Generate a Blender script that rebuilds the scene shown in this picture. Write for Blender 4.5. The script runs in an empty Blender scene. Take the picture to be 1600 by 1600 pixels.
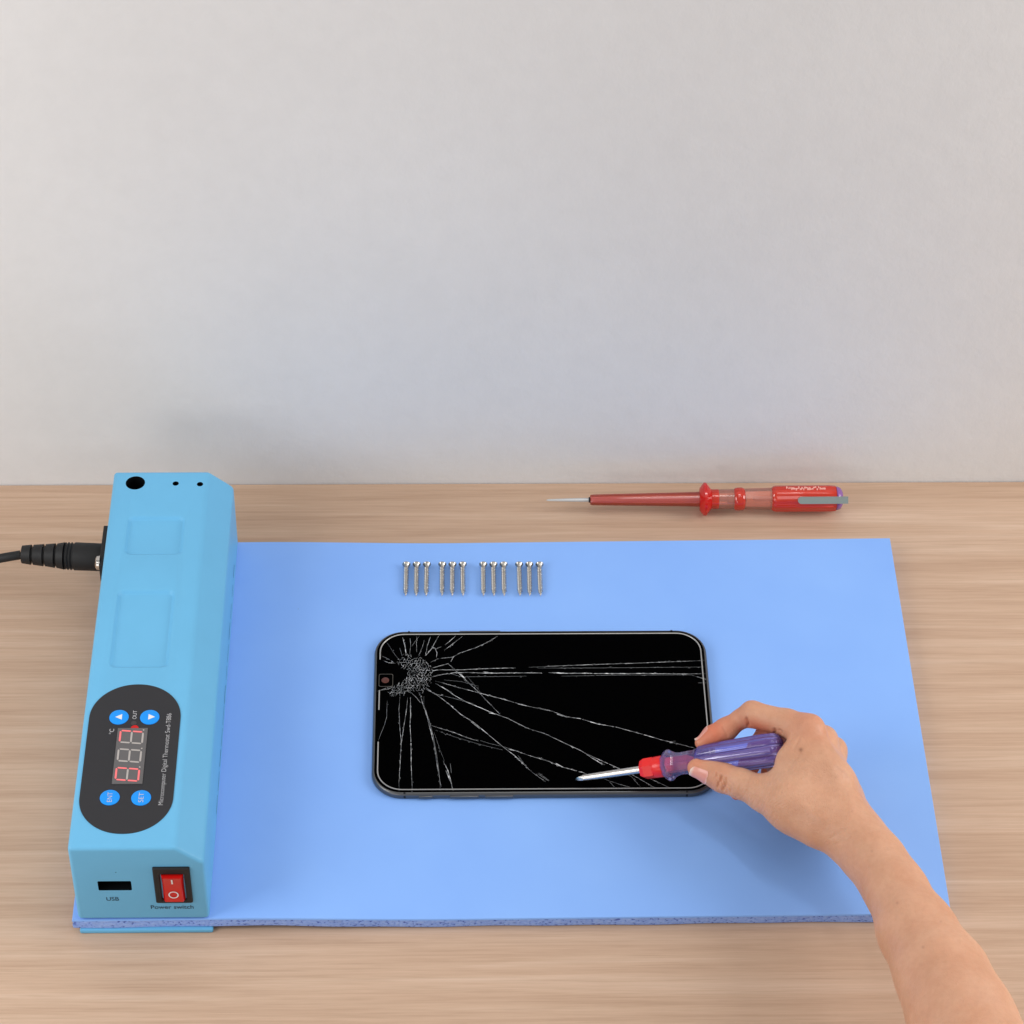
import bpy, bmesh, math, random
import numpy as np
from mathutils import Vector, Matrix
random.seed(7); rng = np.random.RandomState(5)
scn = bpy.context.scene
COL = scn.collection

# ------------------------------------------------------------------ camera
CAM = np.array([0.17394967, -0.78492186, 1.01430045])
RT = np.array([0.99978426, -0.01723458, 0.01159305])
UP = np.array([0.00363437, 0.69468219, 0.71930761])
FW = np.array([0.02045045, 0.7191103, -0.69459496])
FPX = 4364.15                                    # focal length in pixels of the 1600 px photo
cd = bpy.data.cameras.new('camera'); co = bpy.data.objects.new('camera', cd); COL.objects.link(co)
co.matrix_world = Matrix(((RT[0], UP[0], -FW[0], CAM[0]), (RT[1], UP[1], -FW[1], CAM[1]), (RT[2], UP[2], -FW[2], CAM[2]), (0, 0, 0, 1)))
cd.sensor_width = 36; cd.lens = 36*FPX/1600; cd.clip_start = 0.01; cd.clip_end = 50
scn.camera = co

# ------------------------------------------------------------------ light
w = bpy.data.worlds.new('World'); scn.world = w; w.use_nodes = True
w.node_tree.nodes['Background'].inputs[0].default_value = (1.0, 0.995, 0.985, 1)
w.node_tree.nodes['Background'].inputs[1].default_value = 0.32
def area(name, loc, target, size, power, col=(1, 1, 1)):
    l = bpy.data.lights.new(name, 'AREA'); l.shape = 'RECTANGLE'; l.size, l.size_y = size; l.energy = power; l.color = col
    o = bpy.data.objects.new(name, l); COL.objects.link(o); o.location = loc
    o.rotation_euler = (Vector(target)-Vector(loc)).to_track_quat('-Z', 'Y').to_euler(); return o
area('overhead_softbox', (0.30, 0.16, 1.25), (0.24, 0.16, 0), (1.2, 0.25), 1.7, (1, 0.99, 0.98))
area('highlight_strip', (0.36, 0.20, 1.10), (0.28, 0.14, 0), (0.9, 0.06), 1.4, (1, 0.99, 0.98))  # added unseen strip lamp, makes the highlights on the clear handles
area('right_softbox', (1.25, 0.10, 0.58), (0.32, 0.08, 0.02), (0.6, 0.6), 8.1, (1, 0.985, 0.97))
area('left_softbox', (-0.62, -0.22, 0.55), (-0.08, 0.06, 0.0), (0.5, 0.5), 4.2, (1, 0.99, 0.98))
area('front_fill', (-0.28, -0.75, 0.22), (0.08, 0.2, 0.05), (0.5, 0.3), 1.0, (1, 0.99, 0.98))  # added unseen fill lamp, brightens the machine's front and the arm's left edge
scn.view_settings.view_transform = 'Standard'; scn.view_settings.look = 'None'
scn.view_settings.exposure = 0.17; scn.view_settings.gamma = 1; scn.view_settings.use_curve_mapping = False

# ------------------------------------------------------------------ geometry of the view: points on real planes
def ray(px, py): return FW*FPX + RT*(px-800) - UP*(py-800)
def at(px, py, z):
    d = ray(px, py); return CAM + d*((z-CAM[2])/d[2])
def aty(px, py, y):
    d = ray(px, py); return CAM + d*((y-CAM[1])/d[1])
TZ = -0.0085                                     # table top; z = 0 is the top of the foam pad
W, D = 0.400, 0.242774
X0, X1, XC, H, HC = 0.002617, 0.062073, 0.050205, 0.050822, 0.010372
WALL_Y = 0.2965

# ------------------------------------------------------------------ helpers
def lin(r, g, b):
    f = lambda c: (c/255/12.92 if c/255 <= 0.04045 else ((c/255+0.055)/1.055)**2.4)
    return (f(r), f(g), f(b), 1)
def mat(name, col, rough=0.5, spec=0.5, metal=0.0, **kw):
    m = bpy.data.materials.new(name); m.use_nodes = True; b = m.node_tree.nodes['Principled BSDF']
    b.inputs['Base Color'].default_value = col if len(col) == 4 else (*col, 1)
    b.inputs['Roughness'].default_value = rough; b.inputs['Metallic'].default_value = metal
    b.inputs['Specular IOR Level'].default_value = spec
    for k, v in kw.items(): b.inputs[k.replace('_', ' ')].default_value = v
    return m
class NT:                                        # terse node building
    def __init__(s, m): s.m = m; s.t = m.node_tree; s.b = s.t.nodes['Principled BSDF']
    def n(s, typ, **kw):
        nd = s.t.nodes.new(typ)
        for k, v in kw.items():
            if k.startswith('i_'):
                k = k[2:].replace('_', ' '); nd.inputs[int(k) if k.isdigit() else k].default_value = v
            else: setattr(nd, k, v)
        return nd
    def l(s, a, b): s.t.links.new(a, b)
    def coords(s, scale=(1, 1, 1), kind='Object'):
        c = s.n('ShaderNodeTexCoord'); mp = s.n('ShaderNodeMapping'); mp.inputs['Scale'].default_value = scale
        s.l(c.outputs[kind], mp.inputs['Vector']); return mp.outputs[0]
    def noise(s, vec, scale, detail=4, rough=0.55, dist=0):
        nd = s.n('ShaderNodeTexNoise', i_Scale=scale, i_Detail=detail, i_Roughness=rough, i_Distortion=dist); s.l(vec, nd.inputs['Vector']); return nd.outputs['Fac']
    def ramp(s, fac, stops):
        r = s.n('ShaderNodeValToRGB'); e = r.color_ramp.elements
        while len(e) < len(stops): e.new(0.5)
        for q, (p, c) in zip(e, stops): q.position = p; q.color = c if len(c) == 4 else (*c, 1)
        s.l(fac, r.inputs[0]); return r.outputs[0]
    def mix(s, fac, a, b, blend='MIX'):
        x = s.n('ShaderNodeMix', data_type='RGBA', blend_type=blend)
        for v, i in ((fac, 0), (a, 6), (b, 7)):
            if hasattr(v, 'links'): s.l(v, x.inputs[i])
            else: x.inputs[i].default_value = v
        return x.outputs[2]
    def bump(s, h, strength, dist, prev=None):
        bp = s.n('ShaderNodeBump', i_Strength=strength, i_Distance=dist); s.l(h, bp.inputs['Height'])
        if prev: s.l(prev, bp.inputs['Normal'])
        return bp.outputs[0]
def wl(o):
    v = np.zeros(3)
    while o is not None: v = v+np.array(o.location); o = o.parent
    return v
def mk(name, verts, faces, m, parent=None, smooth=40):
    """world-space vertices -> one mesh object (relative to its parent)"""
    me = bpy.data.meshes.new(name); off = wl(parent)
    me.from_pydata([tuple(np.asarray(v, float)-off) for v in verts], [], faces)
    for q in (m if isinstance(m, (list, tuple)) else [m]): me.materials.append(q)
    bm = bmesh.new(); bm.from_mesh(me); bmesh.ops.recalc_face_normals(bm, faces=bm.faces); bm.to_mesh(me); bm.free()
    if smooth: 
        me.polygons.foreach_set('use_smooth', [True]*len(me.polygons)); me.set_sharp_from_angle(angle=math.radians(smooth))
    o = bpy.data.objects.new(name, me); COL.objects.link(o); o.parent = parent; return o
def mkbm(name, bm, m, parent=None, smooth=40):
    v = [tuple(x.co) for x in bm.verts]; bm.verts.index_update()
    f = [[q.index for q in x.verts] for x in bm.faces]; bm.free()
    return mk(name, v, f, m, parent, smooth)
def thing(name, label, cat, loc, group=None):
    o = bpy.data.objects.new(name, None); COL.objects.link(o); o.location = loc; o.empty_display_size = 0.01
    o['label'] = label; o['category'] = cat
    if group: o['group'] = group
    return o
def tag(o, label, cat):
    o['label'] = label; o['category'] = cat; return o
def box_bm(lo, hi, bev=0.0, seg=3):
    bm = bmesh.new(); bmesh.ops.create_cube(bm, size=1)
    lo, hi = np.array(lo), np.array(hi)
    for v in bm.verts: v.co = Vector((lo+hi)/2+np.array(v.co)*(hi-lo))
    if bev: bmesh.ops.bevel(bm, geom=bm.edges[:], offset=bev, segments=seg, profile=0.5, affect='EDGES')
    return bm
def basis(a, b, upv=(0, 0, 1)):
    a, b = np.array(a, float), np.array(b, float); x = (b-a)/np.linalg.norm(b-a)
    y = np.cross(upv, x); y /= np.linalg.norm(y); return a, x, y, np.cross(x, y)
def lathe(prof, a, b, n=40, rfun=None, caps=True, upv=(0, 0, 1)):
    """profile of (distance along a->b, radius)"""
    o, x, y, z = basis(a, b, upv); V = []; F = []
    for s, r in prof:
        for k in range(n):
            t = 2*math.pi*k/n; q = r*(rfun(s, t) if rfun else 1)
            V.append(o+x*s+(y*math.cos(t)+z*math.sin(t))*q)
    for i in range(len(prof)-1):
        for k in range(n):
            F.append((i*n+k, i*n+(k+1) % n, (i+1)*n+(k+1) % n, (i+1)*n+k))
    if caps: F.append(tuple(range(n))); F.append(tuple((len(prof)-1)*n+k for k in range(n)))
    return V, F
def rrect(cx, cy, hx, hy, r, n=10):
    P = []
    for (sx, sy, a0) in ((1, 1, 0), (-1, 1, 90), (-1, -1, 180), (1, -1, 270)):
        for i in range(n+1):
            a = math.radians(a0+90*i/n); P.append((cx+sx*(hx-r)+r*math.cos(a), cy+sy*(hy-r)+r*math.sin(a)))
    return P
def rings(loops, cap0=True, cap1=True, closed=False):
    n = len(loops[0]); V = [p for L in loops for p in L]; F = []
    m = len(loops)
    for i in range(m if closed else m-1):
        j = (i+1) % m
        for k in range(n): F.append((i*n+k, i*n+(k+1) % n, j*n+(k+1) % n, j*n+k))
    if not closed:
        if cap0: F.append(tuple(range(n)))
        if cap1: F.append(tuple((m-1)*n+k for k in range(n)))
    return V, F
def disc(c, r, z0, z1, n=40, bev=0.0):
    L = [[(c[0]+q*math.cos(2*math.pi*k/n), c[1]+q*math.sin(2*math.pi*k/n), z) for k in range(n)]
         for q, z in (((r, z0), (r, z1-bev), (r-bev*.3, z1-bev*.3), (r-bev, z1)) if bev else ((r, z0), (r, z1)))]
    return rings(L)
def tube(pts, r, n=12):
    pts = [np.array(p, float) for p in pts]; L = []
    for i, p in enumerate(pts):
        t = pts[min(i+1, len(pts)-1)]-pts[max(i-1, 0)]; t /= np.linalg.norm(t)
        y = np.cross((0, 0, 1), t); y /= np.linalg.norm(y); z = np.cross(t, y)
        q = r[i] if hasattr(r, '__len__') else r
        L.append([p+(y*math.cos(2*math.pi*k/n)+z*math.sin(2*math.pi*k/n))*q for k in range(n)])
    return rings(L)
def text(name, s, o, xd, yd, height, m, parent, width=None, lift=0.0001, bold=-0.006, centre=True):
    """flat lettering: o = centre (or left baseline), xd = reading direction, yd = letter up"""
    cu = bpy.data.curves.new(name, 'FONT'); cu.body = s; cu.size = 1; cu.offset = bold
    tmp = bpy.data.objects.new(name, cu); COL.objects.link(tmp)
    dg = bpy.context.evaluated_depsgraph_get(); dg.update()
    me = bpy.data.meshes.new_from_object(tmp.evaluated_get(dg)); bpy.data.objects.remove(tmp); bpy.data.curves.remove(cu)
    co_ = np.array([v.co[:] for v in me.vertices]); lo, hi = co_.min(0), co_.max(0)
    sy = height/0.70; sx = (width/(hi[0]-lo[0])) if width else sy
    xd, yd = np.array(xd, float), np.array(yd, float); nz = np.cross(xd, yd)
    cx = (lo[0]+hi[0])/2 if centre else lo[0]; cy = 0.35 if centre else 0
    V = [np.array(o)+xd*(v[0]-cx)*sx+yd*(v[1]-cy)*sy+nz*lift for v in co_]
    F = [tuple(p.vertices) for p in me.polygons]; bpy.data.meshes.remove(me)
    return mk(name, V, F, m, parent, 0)

# ------------------------------------------------------------------ materials
def m_wall():
    m = mat('plaster', (.6, .6, .6), 0.85, 0.2); t = NT(m); v = t.coords()
    big = t.noise(v, 5.0, 3, .5); fine = t.noise(t.coords((1, 1, .75)), 95, 5, .6)
    c = t.ramp(big, [(0.3, (.720, .718, .718)), (0.7, (.765, .765, .765))])
    c2 = t.ramp(fine, [(0.3, (.98, .98, .98)), (0.7, (1.012, 1.012, 1.012))])
    t.l(t.mix(1.0, c, c2, 'MULTIPLY'), t.b.inputs['Base Color'])
    t.l(t.bump(fine, .14, .002, t.bump(t.noise(v, 300, 3), .10, .001)), t.b.inputs['Normal']); return m
def m_wood():
    m = mat('light_oak', (.5, .36, .26), 0.5, 0.25); t = NT(m)
    g1 = t.noise(t.coords((1.2, 34, 34)), 3.2, 5, .62, .5); g2 = t.noise(t.coords((3.4, 200, 200)), 3.0, 4, .65, .2)
    g3 = t.noise(t.coords((0.55, 7, 7)), 3.0, 2, .5, .3); g4 = t.noise(t.coords((14, 420, 420)), 3.0, 3, .6)
    c = t.ramp(g1, [(0.25, lin(184, 153, 129)), (0.5, lin(198, 168, 144)), (0.75, lin(210, 183, 161))])
    c = t.mix(1.0, c, t.ramp(g2, [(0.25, (.89, .875, .86)), (0.5, (.99, .99, .99)), (0.75, (1.04, 1.04, 1.05))]), 'MULTIPLY')
    c = t.mix(1.0, c, t.ramp(g3, [(0.3, (.95, .94, .93)), (0.7, (1.03, 1.035, 1.04))]), 'MULTIPLY')
    c = t.mix(1.0, c, t.ramp(g4, [(0.3, (.93, .92, .905)), (0.6, (1.02, 1.02, 1.02))]), 'MULTIPLY')
    t.l(c, t.b.inputs['Base Color']); t.l(t.bump(g2, .08, .001), t.b.inputs['Normal']); return m
M_WALL, M_WOOD = m_wall(), m_wood()
def m_pad():
    m = mat('foam_skin', lin(136, 180, 247), 0.55, 0.25); t = NT(m); v = t.coords()
    n = t.noise(v, 14, 3); c = t.ramp(n, [(.3, lin(133, 177, 245)), (.7, lin(139, 183, 248))])
    vo = t.n('ShaderNodeTexVoronoi', i_Scale=30.0, i_Randomness=1.0); t.l(v, vo.inputs['Vector'])
    sp = t.n('ShaderNodeMath', operation='LESS_THAN'); t.l(vo.outputs['Distance'], sp.inputs[0]); sp.inputs[1].default_value = .014
    sep = t.n('ShaderNodeSeparateColor'); t.l(vo.outputs['Color'], sep.inputs[0])
    g = t.n('ShaderNodeMath', operation='GREATER_THAN'); t.l(sep.outputs[0], g.inputs[0]); g.inputs[1].default_value = .55
    mu = t.n('ShaderNodeMath', operation='MULTIPLY'); t.l(sp.outputs[0], mu.inputs[0]); t.l(g.outputs[0], mu.inputs[1])
    mu2 = t.n('ShaderNodeMath', operation='MULTIPLY', i_1=.55); t.l(mu.outputs[0], mu2.inputs[0])
    t.l(t.mix(mu2.outputs[0], c, lin(95, 95, 120)), t.b.inputs['Base Color'])
    t.l(t.bump(t.noise(v, 420, 3), .06, .0006), t.b.inputs['Normal']); return m
def m_foamcut():
    m = mat('foam_cut_edge', lin(120, 150, 222), 0.9, 0.1); t = NT(m); v = t.coords((1, 1, 1.4))
    a = t.noise(v, 620, 2, .5, .4); b = t.noise(v, 90, 2)
    c = t.ramp(a, [(.34, lin(48, 66, 165)), (.39, lin(132, 164, 236)), (.65, lin(160, 190, 248))])
    c = t.mix(.25, c, t.ramp(b, [(.3, lin(130, 158, 232)), (.7, lin(165, 190, 245))]))
    t.l(c, t.b.inputs['Base Color']); t.l(t.bump(a, .6, .0008), t.b.inputs['Normal']); return m
def m_cast(name, col, rough, spec):
    m = mat(name, col, rough, spec); t = NT(m); v = t.coords()
    n = t.noise(v, 30, 3); k = np.array(col[:3])
    t.l(t.ramp(n, [(.3, tuple(k*.975)), (.7, tuple(np.minimum(k*1.02, 1)))]), t.b.inputs['Base Color'])
    t.l(t.bump(t.noise(v, 700, 2), .03, .0004), t.b.inputs['Normal']); return m
M_PAD, M_CUT = m_pad(), m_foamcut()
M_BOX = m_cast('sky_blue_paint', lin(106, 180, 222), 0.45, 0.3)
M_PANEL = m_cast('black_panel_film', lin(50, 50, 53), 0.5, 0.2)
M_BTN = mat('button_blue', lin(22, 148, 245), 0.45, 0.3)
M_BLACK = m_cast('black_rubber', lin(33, 33, 34), 0.55, 0.3)
M_HOLE = mat('dark_cavity', lin(8, 10, 14), 0.8, 0.1)
M_WHITE = mat('white_print', lin(228, 228, 230), 0.6, 0.2)
M_PRINT = mat('grey_print', lin(200, 200, 203), 0.6, 0.2)
M_INK = mat('dark_ink', lin(40, 50, 62), 0.6, 0.2)
M_LCD = mat('display_window', lin(100, 98, 99), 0.4, 0.2)
M_SEGOFF = mat('segment_off', lin(178, 172, 168), 0.5, 0.2)
M_SEGON = mat('segment_lit', lin(225, 112, 114), 0.5, 0.2)
NT(M_SEGON).b.inputs['Emission Color'].default_value = lin(255, 112, 118); NT(M_SEGON).b.inputs['Emission Strength'].default_value = 0.28
M_LED = mat('red_led', lin(200, 20, 20), 0.4, 0.3)
M_STEEL = mat('steel', (.62, .60, .57), 0.22, 0.5, 1.0)
M_NICKEL = mat('nickel_thread', (.50, .465, .42), 0.3, 0.5, 1.0)
M_SCREWHEAD = mat('screw_head_metal', (.42, .40, .37), 0.26, 0.5, 1.0)
M_RED = mat('red_plastic', lin(235, 30, 26), 0.3, 0.5)
M_FRAME = mat('graphite_frame', (.13, .13, .132), 0.34, 0.5, 0.8)
M_GLASS = mat('black_screen', (.0002, .0002, .0003), 0.2, 0.008)
M_RIM = mat('silver_rim', (.46, .455, .44), 0.35, 0.5, 0.6)
M_CRACK = mat('shattered_glass', (.62, .63, .65), 0.5, 0.3)
t = NT(M_CRACK); t.l(t.ramp(t.noise(t.coords(), 260, 4, .7), [(.36, (.09, .095, .10)), (.50, (.36, .37, .38)), (.63, (.85, .86, .88))]), t.b.inputs['Base Color'])
M_CRACKDIM = mat('fine_cracks', (.26, .27, .28), 0.5, 0.3)
def m_clear(name, col, tint, see, rough=0.12):
    """tinted see-through plastic: part straight-through, part glossy coloured body"""
    m = mat(name, col, rough, 0.6); t = NT(m); tr = t.n('ShaderNodeBsdfTransparent'); tr.inputs[0].default_value = tint
    mx = t.n('ShaderNodeMixShader', i_0=see); out = t.t.nodes['Material Output']; t.b.inputs['Specular IOR Level'].default_value = 0
    t.l(t.b.outputs[0], mx.inputs[1]); t.l(tr.outputs[0], mx.inputs[2])
    gl = t.n('ShaderNodeBsdfGlossy', i_Roughness=rough); fr = t.n('ShaderNodeFresnel', i_IOR=1.75); m2 = t.n('ShaderNodeMixShader')
    t.l(fr.outputs[0], m2.inputs[0]); t.l(mx.outputs[0], m2.inputs[1]); t.l(gl.outputs[0], m2.inputs[2]); t.l(m2.outputs[0], out.inputs['Surface']); return m
M_ROCKER = m_clear('rocker_red', lin(215, 22, 18), (1, .25, .2, 1), 0.15)
M_PURPLE = m_clear('clear_purple', lin(128, 106, 216), lin(236, 228, 255), 0.66, 0.06)
M_TRED = m_clear('clear_red', lin(250, 62, 38), lin(255, 176, 158), 0.46, 0.07)
M_SLEEVE = m_clear('sleeve_red', lin(255, 92, 62), lin(255, 222, 214), 0.70, 0.08)
M_TPINK = m_clear('clear_pink', lin(255, 170, 148), lin(255, 206, 190), 0.68, 0.07)
M_DKRED = m_clear('deep_red', lin(218, 26, 20), lin(230, 50, 40), 0.2, 0.1)

# ------------------------------------------------------------------ setting
o = mkbm('wall', box_bm((-1.2, WALL_Y, -0.06), (1.8, WALL_Y+0.05, 1.7)), M_WALL, None, 0); o['kind'] = 'structure'
o = mkbm('table', box_bm((-1.0, -0.62, TZ-0.03), (1.5, WALL_Y-0.0004, TZ), 0.0008, 2), M_WOOD, None, 30); o['kind'] = 'structure'

# ------------------------------------------------------------------ heating machine
R = thing('heating_machine', 'sky-blue heating mat machine with digital thermostat panel along its left side, on the wooden table', 'heating machine', (W/2, D/2, TZ))
def boolean(o, cutters):
    for c in cutters:
        md = o.modifiers.new('cut', 'BOOLEAN'); md.object = c; md.operation = 'DIFFERENCE'; md.solver = 'EXACT'
    dg = bpy.context.evaluated_depsgraph_get(); dg.update()
    me = bpy.data.meshes.new_from_object(o.evaluated_get(dg)); o.modifiers.clear()
    old = o.data; o.data = me; me.name = o.name; bpy.data.meshes.remove(old)
    for c in cutters: bpy.data.objects.remove(c)
    me.polygons.foreach_set('use_smooth', [True]*len(me.polygons)); me.set_sharp_from_angle(angle=math.radians(32))
def housing():
    prof = [(X0, 0.0003), (X1, 0.0003), (X1, H-HC), (XC, H), (X0, H)]
    bm = bmesh.new(); a = [bm.verts.new((x, 0.0, z)) for x, z in prof]; b = [bm.verts.new((x, D+.0005, z)) for x, z in prof]
    bm.faces.new(a); bm.faces.new(b[::-1])
    for i in range(5): bm.faces.new((a[i], b[i], b[(i+1) % 5], a[(i+1) % 5]))
    bmesh.ops.recalc_face_normals(bm, faces=bm.faces)
    bmesh.ops.bevel(bm, geom=bm.edges[:], offset=0.0019, segments=5, profile=0.5, affect='EDGES')
    o = mkbm('housing', bm, [M_BOX, M_HOLE], R, 32)
    cut = []
    for (px, py, r) in ((211.5, 754.5, 14.6), (274.5, 755.5, 4.7), (312.5, 756.5, 4.7)):
        c = at(px, py, H); V, F = disc(c, r/3010, H-.012, H+.01, 36); cut.append(mk('cutter', V, F, M_HOLE, None, 0))
    p0, p1 = aty(152, 1377, 0), aty(206.5, 1391, 0)
    cut.append(mkbm('cutter', box_bm((p0[0], -.01, p1[2]), (p1[0], .009, p0[2]), .0006, 2), M_HOLE, None, 0))
    c = aty(181, 1363, 0); V, F = lathe([(0, .00026), (.014, .00026)], (c[0], -.01, c[2]), (c[0], .01, c[2]), 12); cut.append(mk('cutter', V, F, M_HOLE, None, 0))
    for (a_, b_, c_, d_) in (((199, 805), (287.5, 806), (290, 867), (192, 867)), ((184, 920), (270, 922), (270, 1043), (167, 1044))):
        P = [at(*q, H) for q in (a_, b_, c_, d_)]
        xl, xr = (P[0][0]+P[3][0])/2, (P[1][0]+P[2][0])/2; yt, yb = (P[0][1]+P[1][1])/2, (P[2][1]+P[3][1])/2
        cx, cy, hx, hy = (xl+xr)/2, (yt+yb)/2, (xr-xl)/2, (yt-yb)/2; L = []
        for u in np.linspace(0, 1, 9):
            ins = .0023*u; dep = .0016*(3*u*u-2*u**3)
            L.append([(x, y, H-dep) for x, y in rrect(cx, cy, hx-ins, hy-ins, max(.0035-ins*.6, .001), 8)])
        L.insert(0, [(x, y, H+.003) for x, y in rrect(cx, cy, hx, hy, .0035, 8)])
        cut.append(mk('cutter', *rings(L), M_BOX, None, 0))
    boolean(o, cut)
    # faces inside the holes get the near-black material
    for p in o.data.polygons:
        c = np.array(p.center)+wl(o)
        deep_top = c[2] < H-.0022 and .004 < c[0] < XC+.004 and c[1] > D-.03 and c[1] < D-.002 and c[2] > H-.02
        deep_usb = .0012 < c[1] < .0095 and .004 < c[0] < .035 and .01 < c[2] < .035
        p.material_index = 1 if (deep_top or deep_usb) else 0
    return o
HOUS = housing()
def foam_pad():
    nx, ny = 120, 24; V = []; F = []; MI = []
    def drop(x): 
        u = min(max((x-.066)/.11, 0), 1); return -.0024*(3*u*u-2*u**3)
    th = .0060
    def T(i, j): return i*(ny+1)+j
    for i in range(nx+1):
        x = W*(i/nx)
        for j in range(ny+1): V.append((x, D*j/ny+x/W*(.0026+.0016*j/ny), drop(x)))
    n = len(V)
    per = [(i, 0) for i in range(nx+1)]+[(nx, j) for j in range(1, ny+1)]+[(i, ny) for i in range(nx-1, -1, -1)]+[(0, j) for j in range(ny-1, 0, -1)]
    for i in range(nx):
        for j in range(ny): F.append((T(i, j), T(i+1, j), T(i+1, j+1), T(i, j+1))); MI.append(0)
    rows = []
    for k, (fz, outw) in enumerate(((.0, 0), (.12, .00025), (.16, -.0001), (.55, .0002), (.92, 0), (1, -.0005))):
        row = []
        for (i, j) in per:
            x, y, z = V[T(i, j)]; wob = .00035*math.sin(x*90)*math.sin(x*37+1) if j == 0 else 0
            dx = outw*(-1 if x == 0 else 1 if x == W else 0); dy = (outw+wob*(k > 1))*(-1 if j == 0 else 1 if j == ny else 0)
            row.append(len(V)); V.append((x+dx, y+dy, z-th*fz))
        rows.append(row)
    top = [T(i, j) for i, j in per]; m = len(per)
    for q, (a, b) in enumerate(zip(rows[:-1], rows[1:])):
        for k in range(m): F.append((a[k], b[k], b[(k+1) % m], a[(k+1) % m])); MI.append(0 if q == 0 else 1)
    for k in range(m): F.append((top[k], rows[0][k], rows[0][(k+1) % m], top[(k+1) % m])); MI.append(0)
    F.append(tuple(rows[-1][::-1])); MI.append(1)
    me = bpy.data.meshes.new('foam_pad'); off = wl(R); me.from_pydata([tuple(np.array(v)-off) for v in V], [], F)
    me.materials.append(M_PAD); me.materials.append(M_CUT); me.polygons.foreach_set('material_index', MI)
    bm = bmesh.new(); bm.from_mesh(me); bmesh.ops.remove_doubles(bm, verts=bm.verts, dist=1e-7); bmesh.ops.recalc_face_normals(bm, faces=bm.faces); bm.to_mesh(me); bm.free()
    me.polygons.foreach_set('use_smooth', [True]*len(me.polygons)); me.set_sharp_from_angle(angle=math.radians(30))
    o = bpy.data.objects.new('foam_pad', me); COL.objects.link(o); o.parent = R; return o
foam_pad()
def pad_z(x): 
    u = min(max((x-.066)/.11, 0), 1); return -.0024*(3*u*u-2*u**3)
bm = box_bm((X0+.0002, -.0012, TZ), (X1+.0012, D+.001, -.00605), .0007, 2); mkbm('base_plate', bm, M_BOX, R, 30)
# vent seam low on the inner side of the housing
V = []; F = []
for k, (y0, y1) in enumerate([(.2165-.0135*i+rng.uniform(-.001, .001), .2165-.0135*i-.0105+rng.uniform(-.002, .002)) for i in range(12)]):
    b = len(V); z0 = .0105-.00035*k; hh = .0007+.0004*(k % 3 == 0)
    for (y, z, x) in ((y0, z0, 0), (y1, z0-.0006, 0), (y1, z0-.0006+hh, 0), (y0, z0+hh, 0)): V.append((X1+.00008, y, z))
    F.append((b, b+1, b+2, b+3))
mk('vent_slots', V, F, M_INK, HOUS, 0)

# control panel on the top face
pt, pb = at(214, 1070, H), at(196, 1303, H); pl, pr = at(131, 1190, H), at(276, 1190, H)
pcx, phx = (pl[0]+pr[0])/2, (pr[0]-pl[0])/2; pcy, phy = (pt[1]+pb[1])/2, (pt[1]-pb[1])/2
Z1 = H+.0003
P = rrect(pcx, pcy, phx, phy, phx*.985, 24)
PANEL = mk('control_panel', *rings([[(x, y, H-.0002) for x, y in P], [(x, y, Z1) for x, y in P]]), M_PANEL, R, 30)
def Z(px, py): return at(px, py, Z1)
RD, UPD = (0, 1, 0), (-1, 0, 0)                  # panel lettering reads away from the viewer
for (px, py, kind) in ((186, 1121, 'up'), (234, 1121, 'down'), (171.5, 1246.5, 'ENT'), (220.5, 1247, 'SET')):
    c = Z(px, py); r = 14.4/3230
    b = mk('button', *disc(c, r, Z1-.0002, Z1+.00035, 40, .0002), M_BTN, PANEL, 30)
    if kind in ('ENT', 'SET'):
        b['label'] = 'blue button marked %s' % kind
        text('lettering', kind, c+np.array((0, 0, .00036)), RD, UPD, .0021, M_PRINT, b, .0055) if False else text('button_print', kind, c+np.array((0, 0, .00036)), RD, UPD, .0023, M_PRINT, PANEL, .0056)
    else:
        b['label'] = 'blue button with white triangle pointing %s' % ('left' if kind == 'up' else 'right')
        s = 1 if kind == 'up' else -1; cz = c[2]+.00042; h = .0017
        mk('arrow_print', [(c[0]+.001*s+.0004, c[1]-h, cz), (c[0]+.001*s+.0004, c[1]+h, cz), (c[0]-.0021*s+.0004, c[1], cz)], [(0, 1, 2)], M_WHITE, PANEL, 0)
text('panel_print', 'OUT', Z(210.5, 1117), RD, UPD, .0018, M_PRINT, PANEL, .0052)
text('panel_print', '°C', Z(174.5, 1143), RD, UPD, .0021, M_PRINT, PANEL, .0031)
text('panel_print', 'Microcomputer Digital Thermostat Swd-T886', (Z(250, 1258)+Z(265, 1115))/2+np.array((0, 0, 0)), RD, UPD, .0022, M_PRINT, PANEL, (Z(265, 1115)-Z(250, 1258))[1], bold=-.014)
c = Z(209, 1130); mk('sensor_dot', *disc(c, .0013, Z1, Z1+.00015, 20), mat('smoked_lens', lin(66, 64, 66), .3, .3), PANEL, 30)
c = Z(210.5, 1138); mk('indicator_light', *disc(c, .0018, Z1-.0001, Z1+.00012, 24), M_LED, PANEL, 30)
q = [Z(184.5, 1138), Z(231, 1138.5), Z(222.5, 1225.5), Z(174.5, 1225)]
xl, xr = (q[0][0]+q[3][0])/2, (q[1][0]+q[2][0])/2; yt, yb = (q[0][1]+q[1][1])/2, (q[2][1]+q[3][1])/2
ZD = Z1+.0003
DISP = mkbm('display', box_bm((xl, yb, Z1-.0001), (xr, yt, ZD)), M_LCD, PANEL, 0)
dw, dh = (xr-xl), (yt-yb)
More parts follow.
